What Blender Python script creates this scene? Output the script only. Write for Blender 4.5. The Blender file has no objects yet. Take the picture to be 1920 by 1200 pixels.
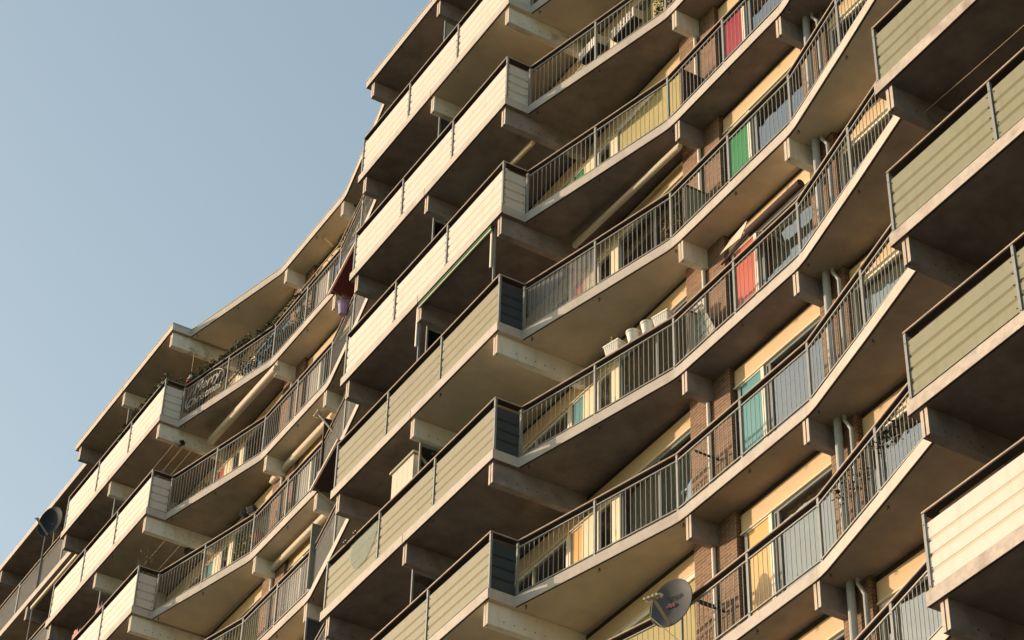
import bpy, math, random
from mathutils import Vector, Matrix
random.seed(7)
C = bpy.context.scene.collection
scn = bpy.context.scene

# ------------------------------------------------------------------ camera
# world: x runs along the facade, y goes into the building, z is up (metres)
PITCH, ROLL = math.radians(38.6715), math.radians(-1.73705)
CAMX, CAMY, CAMZ = 34.7703, -16.1857, 1.6
X = Vector((0.50144, 0.865192, 0)); Y = Vector((-0.865192, 0.50144, 0)); Z = Vector((0, 0, 1))
fwd = Y*math.cos(PITCH) + Z*math.sin(PITCH); up0 = -Y*math.sin(PITCH) + Z*math.cos(PITCH)
rt = X*math.cos(ROLL) - up0*math.sin(ROLL); up = X*math.sin(ROLL) + up0*math.cos(ROLL)
cam = bpy.data.objects.new('camera', bpy.data.cameras.new('camera')); C.objects.link(cam)
cam.matrix_world = Matrix(((rt.x, up.x, -fwd.x, CAMX), (rt.y, up.y, -fwd.y, CAMY), (rt.z, up.z, -fwd.z, CAMZ), (0, 0, 0, 1)))
cam.data.sensor_width = 36; cam.data.lens = 36*4371.02/1920
cam.data.clip_start = 0.1; cam.data.clip_end = 5000
scn.camera = cam
# ------------------------------------------------------------------ light
SUN_EL, SUN_AZ = 8.0, 53.0        # azimuth: degrees from the facade's outward normal, toward -x
SKY_STRENGTH, SUN_STRENGTH, EXPOSURE = 0.15, 2.15, 1.35
sd = Vector((-math.sin(math.radians(SUN_AZ))*math.cos(math.radians(SUN_EL)), -math.cos(math.radians(SUN_AZ))*math.cos(math.radians(SUN_EL)), math.sin(math.radians(SUN_EL))))
world = bpy.data.worlds.new('World'); scn.world = world; world.use_nodes = True
wn = world.node_tree; bg = wn.nodes['Background']
sky = wn.nodes.new('ShaderNodeTexSky'); sky.sky_type = 'NISHITA'; sky.sun_disc = False
sky.sun_elevation = math.radians(SUN_EL); sky.sun_rotation = math.atan2(sd.x, sd.y)
sky.air_density = 1.0; sky.dust_density = 3.0; sky.ozone_density = 1.0
tint = wn.nodes.new('ShaderNodeVectorMath'); tint.operation = 'MULTIPLY'; tint.inputs[1].default_value = (1.09, 1.12, 1.065)
gam = wn.nodes.new('ShaderNodeGamma'); gam.inputs[1].default_value = 0.75
wn.links.new(sky.outputs[0], gam.inputs[0]); wn.links.new(gam.outputs[0], tint.inputs[0]); wn.links.new(tint.outputs[0], bg.inputs[0]); bg.inputs[1].default_value = SKY_STRENGTH
sun = bpy.data.objects.new('sun', bpy.data.lights.new('sun', 'SUN')); C.objects.link(sun)
sun.data.energy = SUN_STRENGTH; sun.data.angle = math.radians(0.5); sun.data.color = (1.0, 0.75, 0.555)
sun.rotation_euler = sd.to_track_quat('Z', 'Y').to_euler()
sun.location = (0, -60, 60)
scn.view_settings.view_transform = 'Standard'; scn.view_settings.look = 'None'
scn.view_settings.exposure = EXPOSURE; scn.view_settings.gamma = 1
scn.cycles.max_bounces = 8; scn.cycles.diffuse_bounces = 5

# ------------------------------------------------------------------ helpers
def lin(c):
    return tuple(((v/255)/12.92 if v/255 < 0.04045 else ((v/255+0.055)/1.055)**2.4) for v in c)
MATS = {}
def mat(name, col, rough=0.7, var=0.12, scale=3.0, bump=0.0, metal=0.0, stain=None, stain_amt=0.0, streak=False, spec=0.3):
    """procedural material: base colour varied by two noises, optional stains with a shape of their own"""
    m = bpy.data.materials.new(name); m.use_nodes = True
    nt = m.node_tree; b = nt.nodes['Principled BSDF']
    b.inputs['Roughness'].default_value = rough; b.inputs['Metallic'].default_value = metal
    b.inputs['Specular IOR Level'].default_value = spec
    geo = nt.nodes.new('ShaderNodeNewGeometry')
    n1 = nt.nodes.new('ShaderNodeTexNoise'); n1.inputs['Scale'].default_value = scale; n1.inputs['Detail'].default_value = 6
    n1.inputs['Roughness'].default_value = 0.65
    nt.links.new(geo.outputs['Position'], n1.inputs['Vector'])
    r1 = nt.nodes.new('ShaderNodeMapRange'); r1.inputs[1].default_value = 0.25; r1.inputs[2].default_value = 0.75
    r1.inputs[3].default_value = 1-var; r1.inputs[4].default_value = 1+var
    nt.links.new(n1.outputs[0], r1.inputs[0])
    mul = nt.nodes.new('ShaderNodeVectorMath'); mul.operation = 'SCALE'
    mul.inputs[0].default_value = col[:3]; nt.links.new(r1.outputs[0], mul.inputs['Scale'])
    out = mul.outputs[0]
    if stain:
        mp = nt.nodes.new('ShaderNodeMapping'); nt.links.new(geo.outputs['Position'], mp.inputs[0])
        mp.inputs['Scale'].default_value = (5, 5, 0.8) if streak else (1.3, 1.3, 1.3)
        n2 = nt.nodes.new('ShaderNodeTexNoise'); n2.inputs['Scale'].default_value = 1.6; n2.inputs['Detail'].default_value = 8
        nt.links.new(mp.outputs[0], n2.inputs['Vector'])
        r2 = nt.nodes.new('ShaderNodeMapRange'); r2.inputs[1].default_value = 0.5; r2.inputs[2].default_value = 0.78
        r2.inputs[3].default_value = 0; r2.inputs[4].default_value = stain_amt
        nt.links.new(n2.outputs[0], r2.inputs[0])
        mx = nt.nodes.new('ShaderNodeMix'); mx.data_type = 'RGBA'
        nt.links.new(r2.outputs[0], mx.inputs[0]); nt.links.new(out, mx.inputs[6]); mx.inputs[7].default_value = (*stain, 1)
        out = mx.outputs[2]
    nt.links.new(out, b.inputs['Base Color'])
    if bump:
        bp = nt.nodes.new('ShaderNodeBump'); bp.inputs['Strength'].default_value = bump; bp.inputs['Distance'].default_value = 0.01
        n3 = nt.nodes.new('ShaderNodeTexNoise'); n3.inputs['Scale'].default_value = 40; n3.inputs['Detail'].default_value = 5
        nt.links.new(geo.outputs['Position'], n3.inputs['Vector'])
        nt.links.new(n3.outputs[0], bp.inputs['Height']); nt.links.new(bp.outputs[0], b.inputs['Normal'])
    MATS[name] = m
    return m
def brick_mat():
    m = bpy.data.materials.new('brick'); m.use_nodes = True; nt = m.node_tree; b = nt.nodes['Principled BSDF']
    geo = nt.nodes.new('ShaderNodeNewGeometry'); sp = nt.nodes.new('ShaderNodeSeparateXYZ'); cb = nt.nodes.new('ShaderNodeCombineXYZ')
    ad = nt.nodes.new('ShaderNodeMath'); ad.operation = 'ADD'
    nt.links.new(geo.outputs['Position'], sp.inputs[0]); nt.links.new(sp.outputs[0], ad.inputs[0]); nt.links.new(sp.outputs[1], ad.inputs[1])
    nt.links.new(ad.outputs[0], cb.inputs[0]); nt.links.new(sp.outputs[2], cb.inputs[1])
    t = nt.nodes.new('ShaderNodeTexBrick'); t.inputs['Scale'].default_value = 1.0
    t.inputs['Brick Width'].default_value = 0.22; t.inputs['Row Height'].default_value = 0.0625; t.inputs['Mortar Size'].default_value = 0.006
    t.inputs['Color1'].default_value = (0.23, 0.125, 0.065, 1); t.inputs['Color2'].default_value = (0.145, 0.078, 0.042, 1); t.inputs['Mortar'].default_value = (0.30, 0.24, 0.18, 1)
    nt.links.new(cb.outputs[0], t.inputs['Vector']); nt.links.new(t.outputs[0], b.inputs['Base Color'])
    b.inputs['Roughness'].default_value = 0.9
    bp = nt.nodes.new('ShaderNodeBump'); bp.inputs['Strength'].default_value = 0.5; bp.inputs['Distance'].default_value = 0.01; bp.invert = True
    nt.links.new(t.outputs['Fac'], bp.inputs['Height']); nt.links.new(bp.outputs[0], b.inputs['Normal'])
    MATS['brick'] = m
def glass_mat(name, refl, tint):
    m = bpy.data.materials.new(name); m.use_nodes = True; nt = m.node_tree
    nt.nodes.remove(nt.nodes['Principled BSDF']); o = nt.nodes['Material Output']
    tr = nt.nodes.new('ShaderNodeBsdfTransparent'); tr.inputs[0].default_value = (*tint, 1)
    gl = nt.nodes.new('ShaderNodeBsdfGlossy'); gl.inputs['Roughness'].default_value = 0.02; gl.inputs[0].default_value = (0.86, 0.91, 0.93, 1)
    geo = nt.nodes.new('ShaderNodeNewGeometry'); n = nt.nodes.new('ShaderNodeTexNoise'); n.inputs['Scale'].default_value = 2.2
    nt.links.new(geo.outputs['Position'], n.inputs['Vector'])
    bp = nt.nodes.new('ShaderNodeBump'); bp.inputs['Strength'].default_value = 0.12; bp.inputs['Distance'].default_value = 0.05
    nt.links.new(n.outputs[0], bp.inputs['Height']); nt.links.new(bp.outputs[0], gl.inputs['Normal'])
    lw = nt.nodes.new('ShaderNodeFresnel'); lw.inputs[0].default_value = 1.5
    ma = nt.nodes.new('ShaderNodeMath'); ma.operation = 'ADD'; ma.inputs[1].default_value = refl
    nt.links.new(lw.outputs[0], ma.inputs[0])
    mx = nt.nodes.new('ShaderNodeMixShader'); nt.links.new(ma.outputs[0], mx.inputs[0]); nt.links.new(tr.outputs[0], mx.inputs[1]); nt.links.new(gl.outputs[0], mx.inputs[2])
    nt.links.new(mx.outputs[0], o.inputs[0]); MATS[name] = m
def film_mat(name, col, alpha):
    m = bpy.data.materials.new(name); m.use_nodes = True; nt = m.node_tree; b = nt.nodes['Principled BSDF']
    b.inputs['Base Color'].default_value = (*col, 1); b.inputs['Roughness'].default_value = 0.35
    n = nt.nodes.new('ShaderNodeTexNoise'); n.inputs['Scale'].default_value = 4; n.inputs['Detail'].default_value = 5
    r = nt.nodes.new('ShaderNodeMapRange'); r.inputs[3].default_value = alpha-0.18; r.inputs[4].default_value = alpha+0.18
    geo = nt.nodes.new('ShaderNodeNewGeometry'); nt.links.new(geo.outputs['Position'], n.inputs['Vector'])
    nt.links.new(n.outputs[0], r.inputs[0]); nt.links.new(r.outputs[0], b.inputs['Alpha'])
    MATS[name] = m

DIRT = (0.10, 0.085, 0.07)
mat('slab_edge', (0.50, 0.455, 0.41), 0.85, 0.10, 6, 0.3, stain=(0.30, 0.26, 0.22), stain_amt=0.5)
mat('slab_edge_worn', (0.50, 0.44, 0.39), 0.9, 0.22, 9, 0.6, stain=(0.22, 0.18, 0.15), stain_amt=0.8)
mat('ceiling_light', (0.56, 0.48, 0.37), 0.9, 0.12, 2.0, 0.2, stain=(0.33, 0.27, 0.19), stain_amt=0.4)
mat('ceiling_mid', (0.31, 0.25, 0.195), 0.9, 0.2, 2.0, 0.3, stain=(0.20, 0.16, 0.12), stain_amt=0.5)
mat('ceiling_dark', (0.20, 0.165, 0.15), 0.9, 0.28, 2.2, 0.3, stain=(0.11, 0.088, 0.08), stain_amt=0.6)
mat('floor', (0.30, 0.27, 0.23), 0.9, 0.12, 3)
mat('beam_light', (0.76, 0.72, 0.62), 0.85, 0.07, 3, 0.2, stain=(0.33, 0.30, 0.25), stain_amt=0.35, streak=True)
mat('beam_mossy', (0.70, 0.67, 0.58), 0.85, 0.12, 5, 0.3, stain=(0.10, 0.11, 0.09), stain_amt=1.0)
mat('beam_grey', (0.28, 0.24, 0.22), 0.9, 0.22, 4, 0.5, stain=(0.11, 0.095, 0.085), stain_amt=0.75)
mat('beam_face', (0.55, 0.47, 0.39), 0.85, 0.12, 8, 0.4, stain=DIRT, stain_amt=0.4)
mat('gap_and_shade', (0.05, 0.042, 0.038), 0.95, 0.1)  # dark joints and holes, also slab shadows painted as dark strips
mat('panel_white', (0.645, 0.595, 0.53), 0.45, 0.035, 2.5, stain=(0.47, 0.41, 0.33), stain_amt=0.4, streak=True)
mat('panel_beige', (0.275, 0.255, 0.178), 0.5, 0.05, 2.5, stain=(0.19, 0.175, 0.11), stain_amt=0.4, streak=True)
mat('panel_olive', (0.25, 0.245, 0.165), 0.5, 0.06, 2.5, stain=(0.17, 0.18, 0.10), stain_amt=0.55, streak=True)
mat('panel_slate', (0.045, 0.06, 0.07), 0.4, 0.12, 3)
mat('groove_white', (0.52, 0.46, 0.36), 0.6, 0.05)  # groove tones have the shade and inter-reflection inside the ribs painted in
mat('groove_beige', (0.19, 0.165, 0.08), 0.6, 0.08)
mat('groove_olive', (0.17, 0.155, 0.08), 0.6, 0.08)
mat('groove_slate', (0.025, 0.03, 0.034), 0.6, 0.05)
mat('steel', (0.27, 0.28, 0.27), 0.5, 0.12, 14, stain=(0.22, 0.22, 0.21), stain_amt=0.4, metal=0.2)
mat('bar', (0.30, 0.29, 0.26), 0.5, 0.1, 10, metal=0.2)
mat('rail_wood', (0.045, 0.032, 0.029), 0.8, 0.25, 6, stain=(0.11, 0.08, 0.065), stain_amt=0.5)  # handrail board, darkened to paint in its shaded underside
mat('rail_edge', (0.46, 0.36, 0.28), 0.6, 0.2, 6, stain=(0.20, 0.15, 0.12), stain_amt=0.5)  # lighter strip paints in the sunlit front edge of the handrail
mat('bolt', (0.05, 0.05, 0.05), 0.5, 0.1)
mat('cream', (0.63, 0.475, 0.29), 0.75, 0.04, 2, stain=(0.50, 0.38, 0.23), stain_amt=0.25)
mat('cream_pale', (0.72, 0.64, 0.46), 0.7, 0.05, 2)
mat('frame_white', (0.74, 0.71, 0.62), 0.5, 0.05, 4)
mat('frame_grey', (0.20, 0.22, 0.22), 0.5, 0.08, 4)
mat('frame_dark', (0.06, 0.05, 0.048), 0.6, 0.1)
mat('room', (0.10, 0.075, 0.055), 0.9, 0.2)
mat('pipe', (0.42, 0.44, 0.43), 0.5, 0.1, 5, stain=(0.24, 0.24, 0.22), stain_amt=0.4, streak=True)
mat('pipe_white', (0.78, 0.74, 0.66), 0.5, 0.06, 5)
mat('wall', (0.42, 0.38, 0.32), 0.9, 0.1)
for n_, c_ in dict(red=(0.56, 0.13, 0.09), crimson=(0.33, 0.04, 0.06), green=(0.04, 0.24, 0.09), teal=(0.12, 0.31, 0.33), grey=(0.34, 0.33, 0.30), orange=(0.72, 0.45, 0.18)).items():
    mat('panel_'+n_, c_, 0.35, 0.05, 2)
for n_, c_ in dict(olive=(0.58, 0.50, 0.20), grey=(0.36, 0.37, 0.31), white=(0.66, 0.64, 0.56), brown=(0.20, 0.13, 0.09), dark=(0.05, 0.045, 0.04), sand=(0.50, 0.42, 0.25)).items():
    mat('curtain_'+n_, c_, 0.9, 0.08, 3)
brick_mat()
glass_mat('glass', 0.28, (0.92, 0.95, 0.93))
glass_mat('glass_clear', 0.05, (0.85, 0.88, 0.85))
film_mat('film', (0.30, 0.28, 0.25), 0.36)

class MB:
    def __init__(s): s.v = []; s.f = []; s.m = []; s.mats = []
    def mi(s, name):
        if name not in s.mats: s.mats.append(name)
        return s.mats.index(name)
    def face(s, pts, m):
        k = len(s.v); s.v += [tuple(p) for p in pts]; s.f.append(tuple(range(k, k+len(pts)))); s.m.append(s.mi(m)); return s
    def hexa(s, p, m):   # p: 4 bottom pts ccw from above, 4 top pts
        k = len(s.v); s.v += [tuple(q) for q in p]; i = s.mi(m)
        for q in ((3, 2, 1, 0), (4, 5, 6, 7), (0, 1, 5, 4), (1, 2, 6, 5), (2, 3, 7, 6), (3, 0, 4, 7)):
            s.f.append(tuple(k+j for j in q)); s.m.append(i)
        return s
    def box(s, x0, x1, y0, y1, z0, z1, m):
        return s.hexa([(x0, y0, z0), (x1, y0, z0), (x1, y1, z0), (x0, y1, z0), (x0, y0, z1), (x1, y0, z1), (x1, y1, z1), (x0, y1, z1)], m)
    def obox(s, c, ax, ay, az, hx, hy, hz, m):  # oriented box
        c = Vector(c); ax, ay, az = Vector(ax).normalized()*hx, Vector(ay).normalized()*hy, Vector(az).normalized()*hz
        return s.hexa([c-ax-ay-az, c+ax-ay-az, c+ax+ay-az, c-ax+ay-az, c-ax-ay+az, c+ax-ay+az, c+ax+ay+az, c-ax+ay+az], m)
    def sweep(s, poly, prof, m, cap=True):
        """poly: 2d points; prof: (inward offset, z) closed ccw; mitred"""
        n = len(poly); P = [Vector((p[0], p[1])) for p in poly]; k = len(s.v); i_ = s.mi(m); q = len(prof)
        for i in range(n):
            a = (P[i]-P[i-1]).normalized() if i else None; b = (P[i+1]-P[i]).normalized() if i < n-1 else None
            a = a or b; b = b or a
            na, nb = Vector((-a.y, a.x)), Vector((-b.y, b.x)); nn = (na+nb).normalized(); sc = 1/max(0.3, nn.dot(na))
            for o, z in prof:
                w = P[i]+nn*(o*sc); s.v.append((w.x, w.y, z))
        for i in range(n-1):
            for j in range(q):
                s.f.append((k+i*q+j, k+(i+1)*q+j, k+(i+1)*q+(j+1) % q, k+i*q+(j+1) % q)); s.m.append(i_)
        if cap:
            s.f.append(tuple(k+j for j in range(q))); s.m.append(i_)
            s.f.append(tuple(k+(n-1)*q+j for j in reversed(range(q)))); s.m.append(i_)
        return s
    def tube(s, pts, r, m, n=8, cap=True):
        P = [Vector(p) for p in pts]; k = len(s.v); i_ = s.mi(m); N = len(P)
        rr = r if isinstance(r, (list, tuple)) else [r]*N
        for i in range(N):
            d = (P[min(i+1, N-1)]-P[max(i-1, 0)]).normalized()
            u = d.cross(Vector((0, 0, 1)) if abs(d.z) < 0.9 else Vector((1, 0, 0))).normalized(); w = d.cross(u)
            for j in range(n):
                a = 2*math.pi*j/n; s.v.append(tuple(P[i]+u*(rr[i]*math.cos(a))+w*(rr[i]*math.sin(a))))
        for i in range(N-1):
            for j in range(n):
                s.f.append((k+i*n+j, k+i*n+(j+1) % n, k+(i+1)*n+(j+1) % n, k+(i+1)*n+j)); s.m.append(i_)
        if cap:
            s.f.append(tuple(k+j for j in reversed(range(n)))); s.m.append(i_)
            s.f.append(tuple(k+(N-1)*n+j for j in range(n))); s.m.append(i_)
        return s
    def build(s, name, parent=None, smooth=False, props=None, bevel=0):
        me = bpy.data.meshes.new(name); me.from_pydata(s.v, [], s.f)
        for n in s.mats: me.materials.append(MATS[n])
        me.polygons.foreach_set('material_index', s.m)
        if smooth: me.polygons.foreach_set('use_smooth', [True]*len(me.polygons))
        me.update()
        o = bpy.data.objects.new(name, me); C.objects.link(o)
        if parent: o.parent = parent
        if bevel:
            b = o.modifiers.new('bevel', 'BEVEL'); b.width = bevel; b.segments = 2; b.limit_method = 'ANGLE'
        if props:
            for a, b in props.items(): o[a] = b
        return o
def thing(name, label, cat, loc=(0, 0, 0), group=None):
    o = bpy.data.objects.new(name, None); C.objects.link(o); o.location = loc; o['label'] = label; o['category'] = cat
    o.empty_display_size = 0.2
    if group: o['group'] = group
    return o
def tag(o, label, cat, group=None):
    o['label'] = label; o['category'] = cat
    if group: o['group'] = group
    return o

# ------------------------------------------------------------------ layout numbers (metres)
T = 16.928                     # one bay of the facade
H = 2.8
ZR1 = 35.63805+CAMZ            # top of the uppermost handrail
ZS = lambda r: ZR1-(r-1)*H-1.3474      # underside of slab r
BAY = {'K': -2*T, 'L': -T, 'M': 0.0, 'R': T}
W = 1.93                       # window wall plane
F_RAIL = [(0.0, 0.53), (0.0, 0.0), (2.115, 0.0), (4.205, 0.0), (6.36, -0.005), (6.36, 0.53)]
C_RAIL = [(6.36, 0.53), (8.10, 0.930), (9.894, 1.332), (11.62, 1.328), (13.34, 1.325), (15.12, 0.945), (16.90, 0.555)]
F_EDGE = [(-0.02, 0.50), (-0.02, -0.045), (6.40, -0.045), (6.40, 0.476)]
C_EDGE = [(6.40, 0.476), (8.15, 0.893), (9.80, 1.275), (9.95, 1.300), (10.16, 1.312), (13.17, 1.312), (13.33, 1.300), (13.50, 1.275), (15.17, 0.905), (16.91, 0.500)]
def project(p):
    d = Vector(p)-Vector((CAMX, CAMY, CAMZ)); k = d.dot(fwd)
    return 960+4371.02*d.dot(rt)/k, 600-4371.02*d.dot(up)/k
def visible(x0, x1, y0, y1, z0, z1, m=130):
    ps = [project((x, y, z)) for x in (x0, x1) for y in (y0, y1) for z in (z0, z1)]
    xs = [p[0] for p in ps]; ys = [p[1] for p in ps]
    return max(xs) > -m and min(xs) < 1920+m and max(ys) > -m and min(ys) < 1200+m

# ------------------------------------------------------------------ ground
mat('grass', (0.16, 0.17, 0.07), 0.95, 0.3, 0.4, stain=(0.22, 0.19, 0.13), stain_amt=0.6)
mat('paving', (0.22, 0.205, 0.18), 0.9, 0.12, 1.5, stain=(0.28, 0.26, 0.24), stain_amt=0.5)
g = MB(); g.face([(-900, -900, 0), (900, -900, 0), (900, 900, 0), (-900, 900, 0)], 'grass'); g.build('ground', props={'kind': 'structure'})
g = MB(); g.box(-60, 60, -26, 1.9, 0.0, 0.06, 'paving'); g.build('pavement', props={'kind': 'structure'})

# ------------------------------------------------------------------ the building
bld = thing('apartment_building', 'long cream apartment block with rows of zigzag balconies under a flat roof', 'building', (0, 2, 0))
bld.matrix_world = Matrix.Translation((0, 2, 0))
def part(mb, name, parent=None, **k):
    o = mb.build(name, parent or bld, **k)
    o.matrix_parent_inverse = (parent or bld).matrix_basis.inverted() if parent is None else Matrix()
    return o
# every mesh is built in world coordinates; the root is offset, so parts cancel it
def bpart(mb, name, **k):
    o = mb.build(name, bld, **k); o.location = (0, -2, 0); return o
def sub(mb, name, parent, **k):
    return mb.build(name, parent, **k)

ROOF_Z = ZS(0)+0.10
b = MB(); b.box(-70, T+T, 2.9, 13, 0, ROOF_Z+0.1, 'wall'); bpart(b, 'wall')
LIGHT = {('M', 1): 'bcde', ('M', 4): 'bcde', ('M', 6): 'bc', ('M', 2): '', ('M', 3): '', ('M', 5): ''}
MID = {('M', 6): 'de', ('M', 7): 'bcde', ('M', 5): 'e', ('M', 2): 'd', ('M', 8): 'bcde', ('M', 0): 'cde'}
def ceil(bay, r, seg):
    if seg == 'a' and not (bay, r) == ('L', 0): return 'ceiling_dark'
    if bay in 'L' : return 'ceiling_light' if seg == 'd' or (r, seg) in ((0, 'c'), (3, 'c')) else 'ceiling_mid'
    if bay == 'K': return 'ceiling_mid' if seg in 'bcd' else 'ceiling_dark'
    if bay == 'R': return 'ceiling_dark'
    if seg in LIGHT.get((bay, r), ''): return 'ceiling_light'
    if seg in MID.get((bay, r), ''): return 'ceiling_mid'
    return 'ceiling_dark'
def slab(bay, r, kind):
    x0 = BAY[bay]; z0 = ZS(r)+(0.10 if r == 0 else 0); z1 = z0+0.20
    edge = [(x0+x, y) for x, y in (F_EDGE if kind == 'F' else C_EDGE)]
    em = 'slab_edge_worn' if bay == 'R' else 'slab_edge'
    cuts = [3.21] if kind == 'F' else [10.16, 13.17]
    segs = 'ab' if kind == 'F' else 'cde'
    YB = 2.15
    pts = [edge[0]]
    if kind == 'F': row = [(x0-0.02, -0.045), (x0+3.21, -0.045), (x0+6.40, -0.045)]
    else: row = edge
    m = MB()
    for i in range(len(row)-1):
        a, c = row[i], row[i+1]; mid = (a[0]+c[0])/2-x0
        sg = segs[sum(mid > q for q in cuts)]
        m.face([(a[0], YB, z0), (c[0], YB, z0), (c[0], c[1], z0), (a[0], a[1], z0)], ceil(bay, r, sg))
        m.face([(a[0], a[1], z1), (c[0], c[1], z1), (c[0], YB, z1), (a[0], YB, z1)], 'floor')
        m.face([(a[0], a[1], z0), (c[0], c[1], z0), (c[0], c[1], z1), (a[0], a[1], z1)], em)
    for (x, y), fl in ((row[0], 1), (row[-1], 0)):
        q = [(x, YB, z0), (x, y, z0), (x, y, z1), (x, YB, z1)]
        m.face(q if fl else q[::-1], em)
    m.face([(row[-1][0], YB, z0), (row[0][0], YB, z0), (row[0][0], YB, z1), (row[-1][0], YB, z1)], em)
    if r == 0: m.sweep(edge, [(-0.012, z1+0.002), (0.05, z1+0.002), (0.05, z1+0.03), (-0.012, z1+0.03)], 'pipe')
    # slab joints at the beams (thin dark line) and little drip hooks under the edge
    for sx in ([3.21] if kind == 'F' else [10.05, 13.25]):
        import bisect
        y = -0.045 if kind == 'F' else 1.309
        m.box(x0+sx-0.004, x0+sx+0.004, y-0.003, y+0.02, z0+0.002, z1-0.002, 'gap_and_shade')
    for sx, sy in (((4.2, 0.05),) if kind == 'F' else ((6.55, 0.60), (8.15, 1.0), (9.95, 1.40), (11.7, 1.40), (13.45, 1.38), (15.2, 1.0))):
        m.tube([(x0+sx, sy, z0+0.02), (x0+sx, sy, z0-0.035)], 0.012, 'rail_wood', 5)
        m.tube([(x0+sx+0.03*math.cos(a), sy, z0-0.05+0.03*math.sin(a)) for a in [i*math.pi/3 for i in range(7)]], 0.006, 'bolt', 4)
    m.sweep(edge[1:3] if kind == 'F' else edge, [(0.012, z0-0.003), (0.04, z0-0.003), (0.04, z0+0.01), (0.012, z0+0.01)], 'gap_and_shade')  # dark strip paints the drip edge's shadow along the underside
    return bpart(m, 'roof_slab' if r == 0 else 'balcony_slab')
PROF = lambda z, w, h, o=0: [(o, z-h), (o+w, z-h), (o+w, z), (o, z)]
def post(par, x, y, z, bolts=False, wdt=0.05):
    m = MB(); m.box(x-wdt/2, x+wdt/2, y, y+0.04, z+0.2, z+1.312, 'steel')
    m.box(x-0.05, x+0.05, y-0.01, y+0.06, z+0.2, z+0.212, 'steel')
    m.tube([(x, y-0.004, z+0.28), (x, y+0.03, z+0.28)], 0.010, 'bolt', 6); m.tube([(x, y-0.004, z+1.15), (x, y+0.03, z+1.15)], 0.010, 'bolt', 6)
    sub(m, 'post', par)
def panel(par, p0, p1, z, kind, top=1.165, bot=0.245, inset=0.035):
    a = Vector(p0); c = Vector(p1); d = (c-a).normalized(); n = Vector((d.y, -d.x))  # outward
    L_ = (c-a).length; a = a+d*inset; L_ -= 2*inset
    def P(u, o, zz): w = a+d*u+n*o; return (w.x, w.y, z+zz)
    bot = 0.295 if kind in ('beige', 'olive') else 0.262
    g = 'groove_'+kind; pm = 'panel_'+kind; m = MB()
    hh = top-bot; gz = [bot+hh*f for f in (0.24, 0.48, 0.72)]; gw = 0.030
    o0 = -0.02
    zz = bot; bands = []
    for q in gz: bands.append((zz, q-gw)); zz = q+gw
    bands.append((zz, top))
    for z0, z1 in bands: m.face([P(0, o0, z0), P(L_, o0, z0), P(L_, o0, z1), P(0, o0, z1)], pm)
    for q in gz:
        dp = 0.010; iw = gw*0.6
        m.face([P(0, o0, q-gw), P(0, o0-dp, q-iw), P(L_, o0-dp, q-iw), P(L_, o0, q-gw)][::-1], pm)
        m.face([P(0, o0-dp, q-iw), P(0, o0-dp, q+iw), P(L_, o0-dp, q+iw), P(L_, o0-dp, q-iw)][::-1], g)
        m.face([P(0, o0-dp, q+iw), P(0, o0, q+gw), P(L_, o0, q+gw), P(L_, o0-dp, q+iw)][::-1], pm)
    # back sheet and rims
    bk = o0-0.024
    m.face([P(0, bk, bot), P(0, bk, top), P(L_, bk, top), P(L_, bk, bot)], pm)
    m.face([P(0, bk, top), P(0, o0, top), P(L_, o0, top), P(L_, bk, top)], pm)
    m.face([P(0, o0, bot), P(0, bk, bot), P(L_, bk, bot), P(L_, o0, bot)], pm)
    for u in (0.035, L_-0.035):
        for k in range(5):
            zc = bot+hh*(0.08+0.21*k)
            p = a+d*u+n*(o0+0.002)
            m.obox((p.x, p.y, z+zc), (d.x, d.y, 0), (n.x, n.y, 0), (0, 0, 1), 0.008, 0.006, 0.008, 'bolt')
    return sub(m, 'panel', par)
def railing(par, p0, p1, z, sp=0.112):
    a = Vector(p0); c = Vector(p1); d = (c-a).normalized(); n = Vector((-d.y, d.x)); m = MB()
    L_ = (c-a).length; i0 = 0.025
    q0, q1 = a+d*i0, c-d*i0
    m.sweep([q0, q1], PROF(z+1.215, 0.03, 0.022, 0.005), 'bar'); m.sweep([q0, q1], PROF(z+0.30, 0.03, 0.022, 0.005), 'bar')
    k = max(1, round((L_-2*i0)/sp))
    for i in range(1, k):
        w = a+d*(i0+(L_-2*i0)*i/k)+n*0.02
        m.tube([(w.x, w.y, z+0.285), (w.x, w.y, z+1.205)], 0.0068, 'bar', 5, cap=False)
    return sub(m, 'railing', par)
PANEL = {}
for r in range(0, 12):
    for bay in 'KLMR':
        PANEL[bay, r] = ('white', 'white')
for r in range(4, 12): PANEL['M', r] = ('beige', 'slate')
for r in (4, 5, 6, 7): PANEL['R', r] = ('olive', 'olive')
PANEL['R', 5] = ('olive', 'olive')
slabs = {}
FILMS = {('M', 4, 0), ('L', 2, 5), ('L', 3, 4), ('L', 3, 5), ('L', 4, 4), ('L', 4, 3), ('L', 4, 5)}
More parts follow.
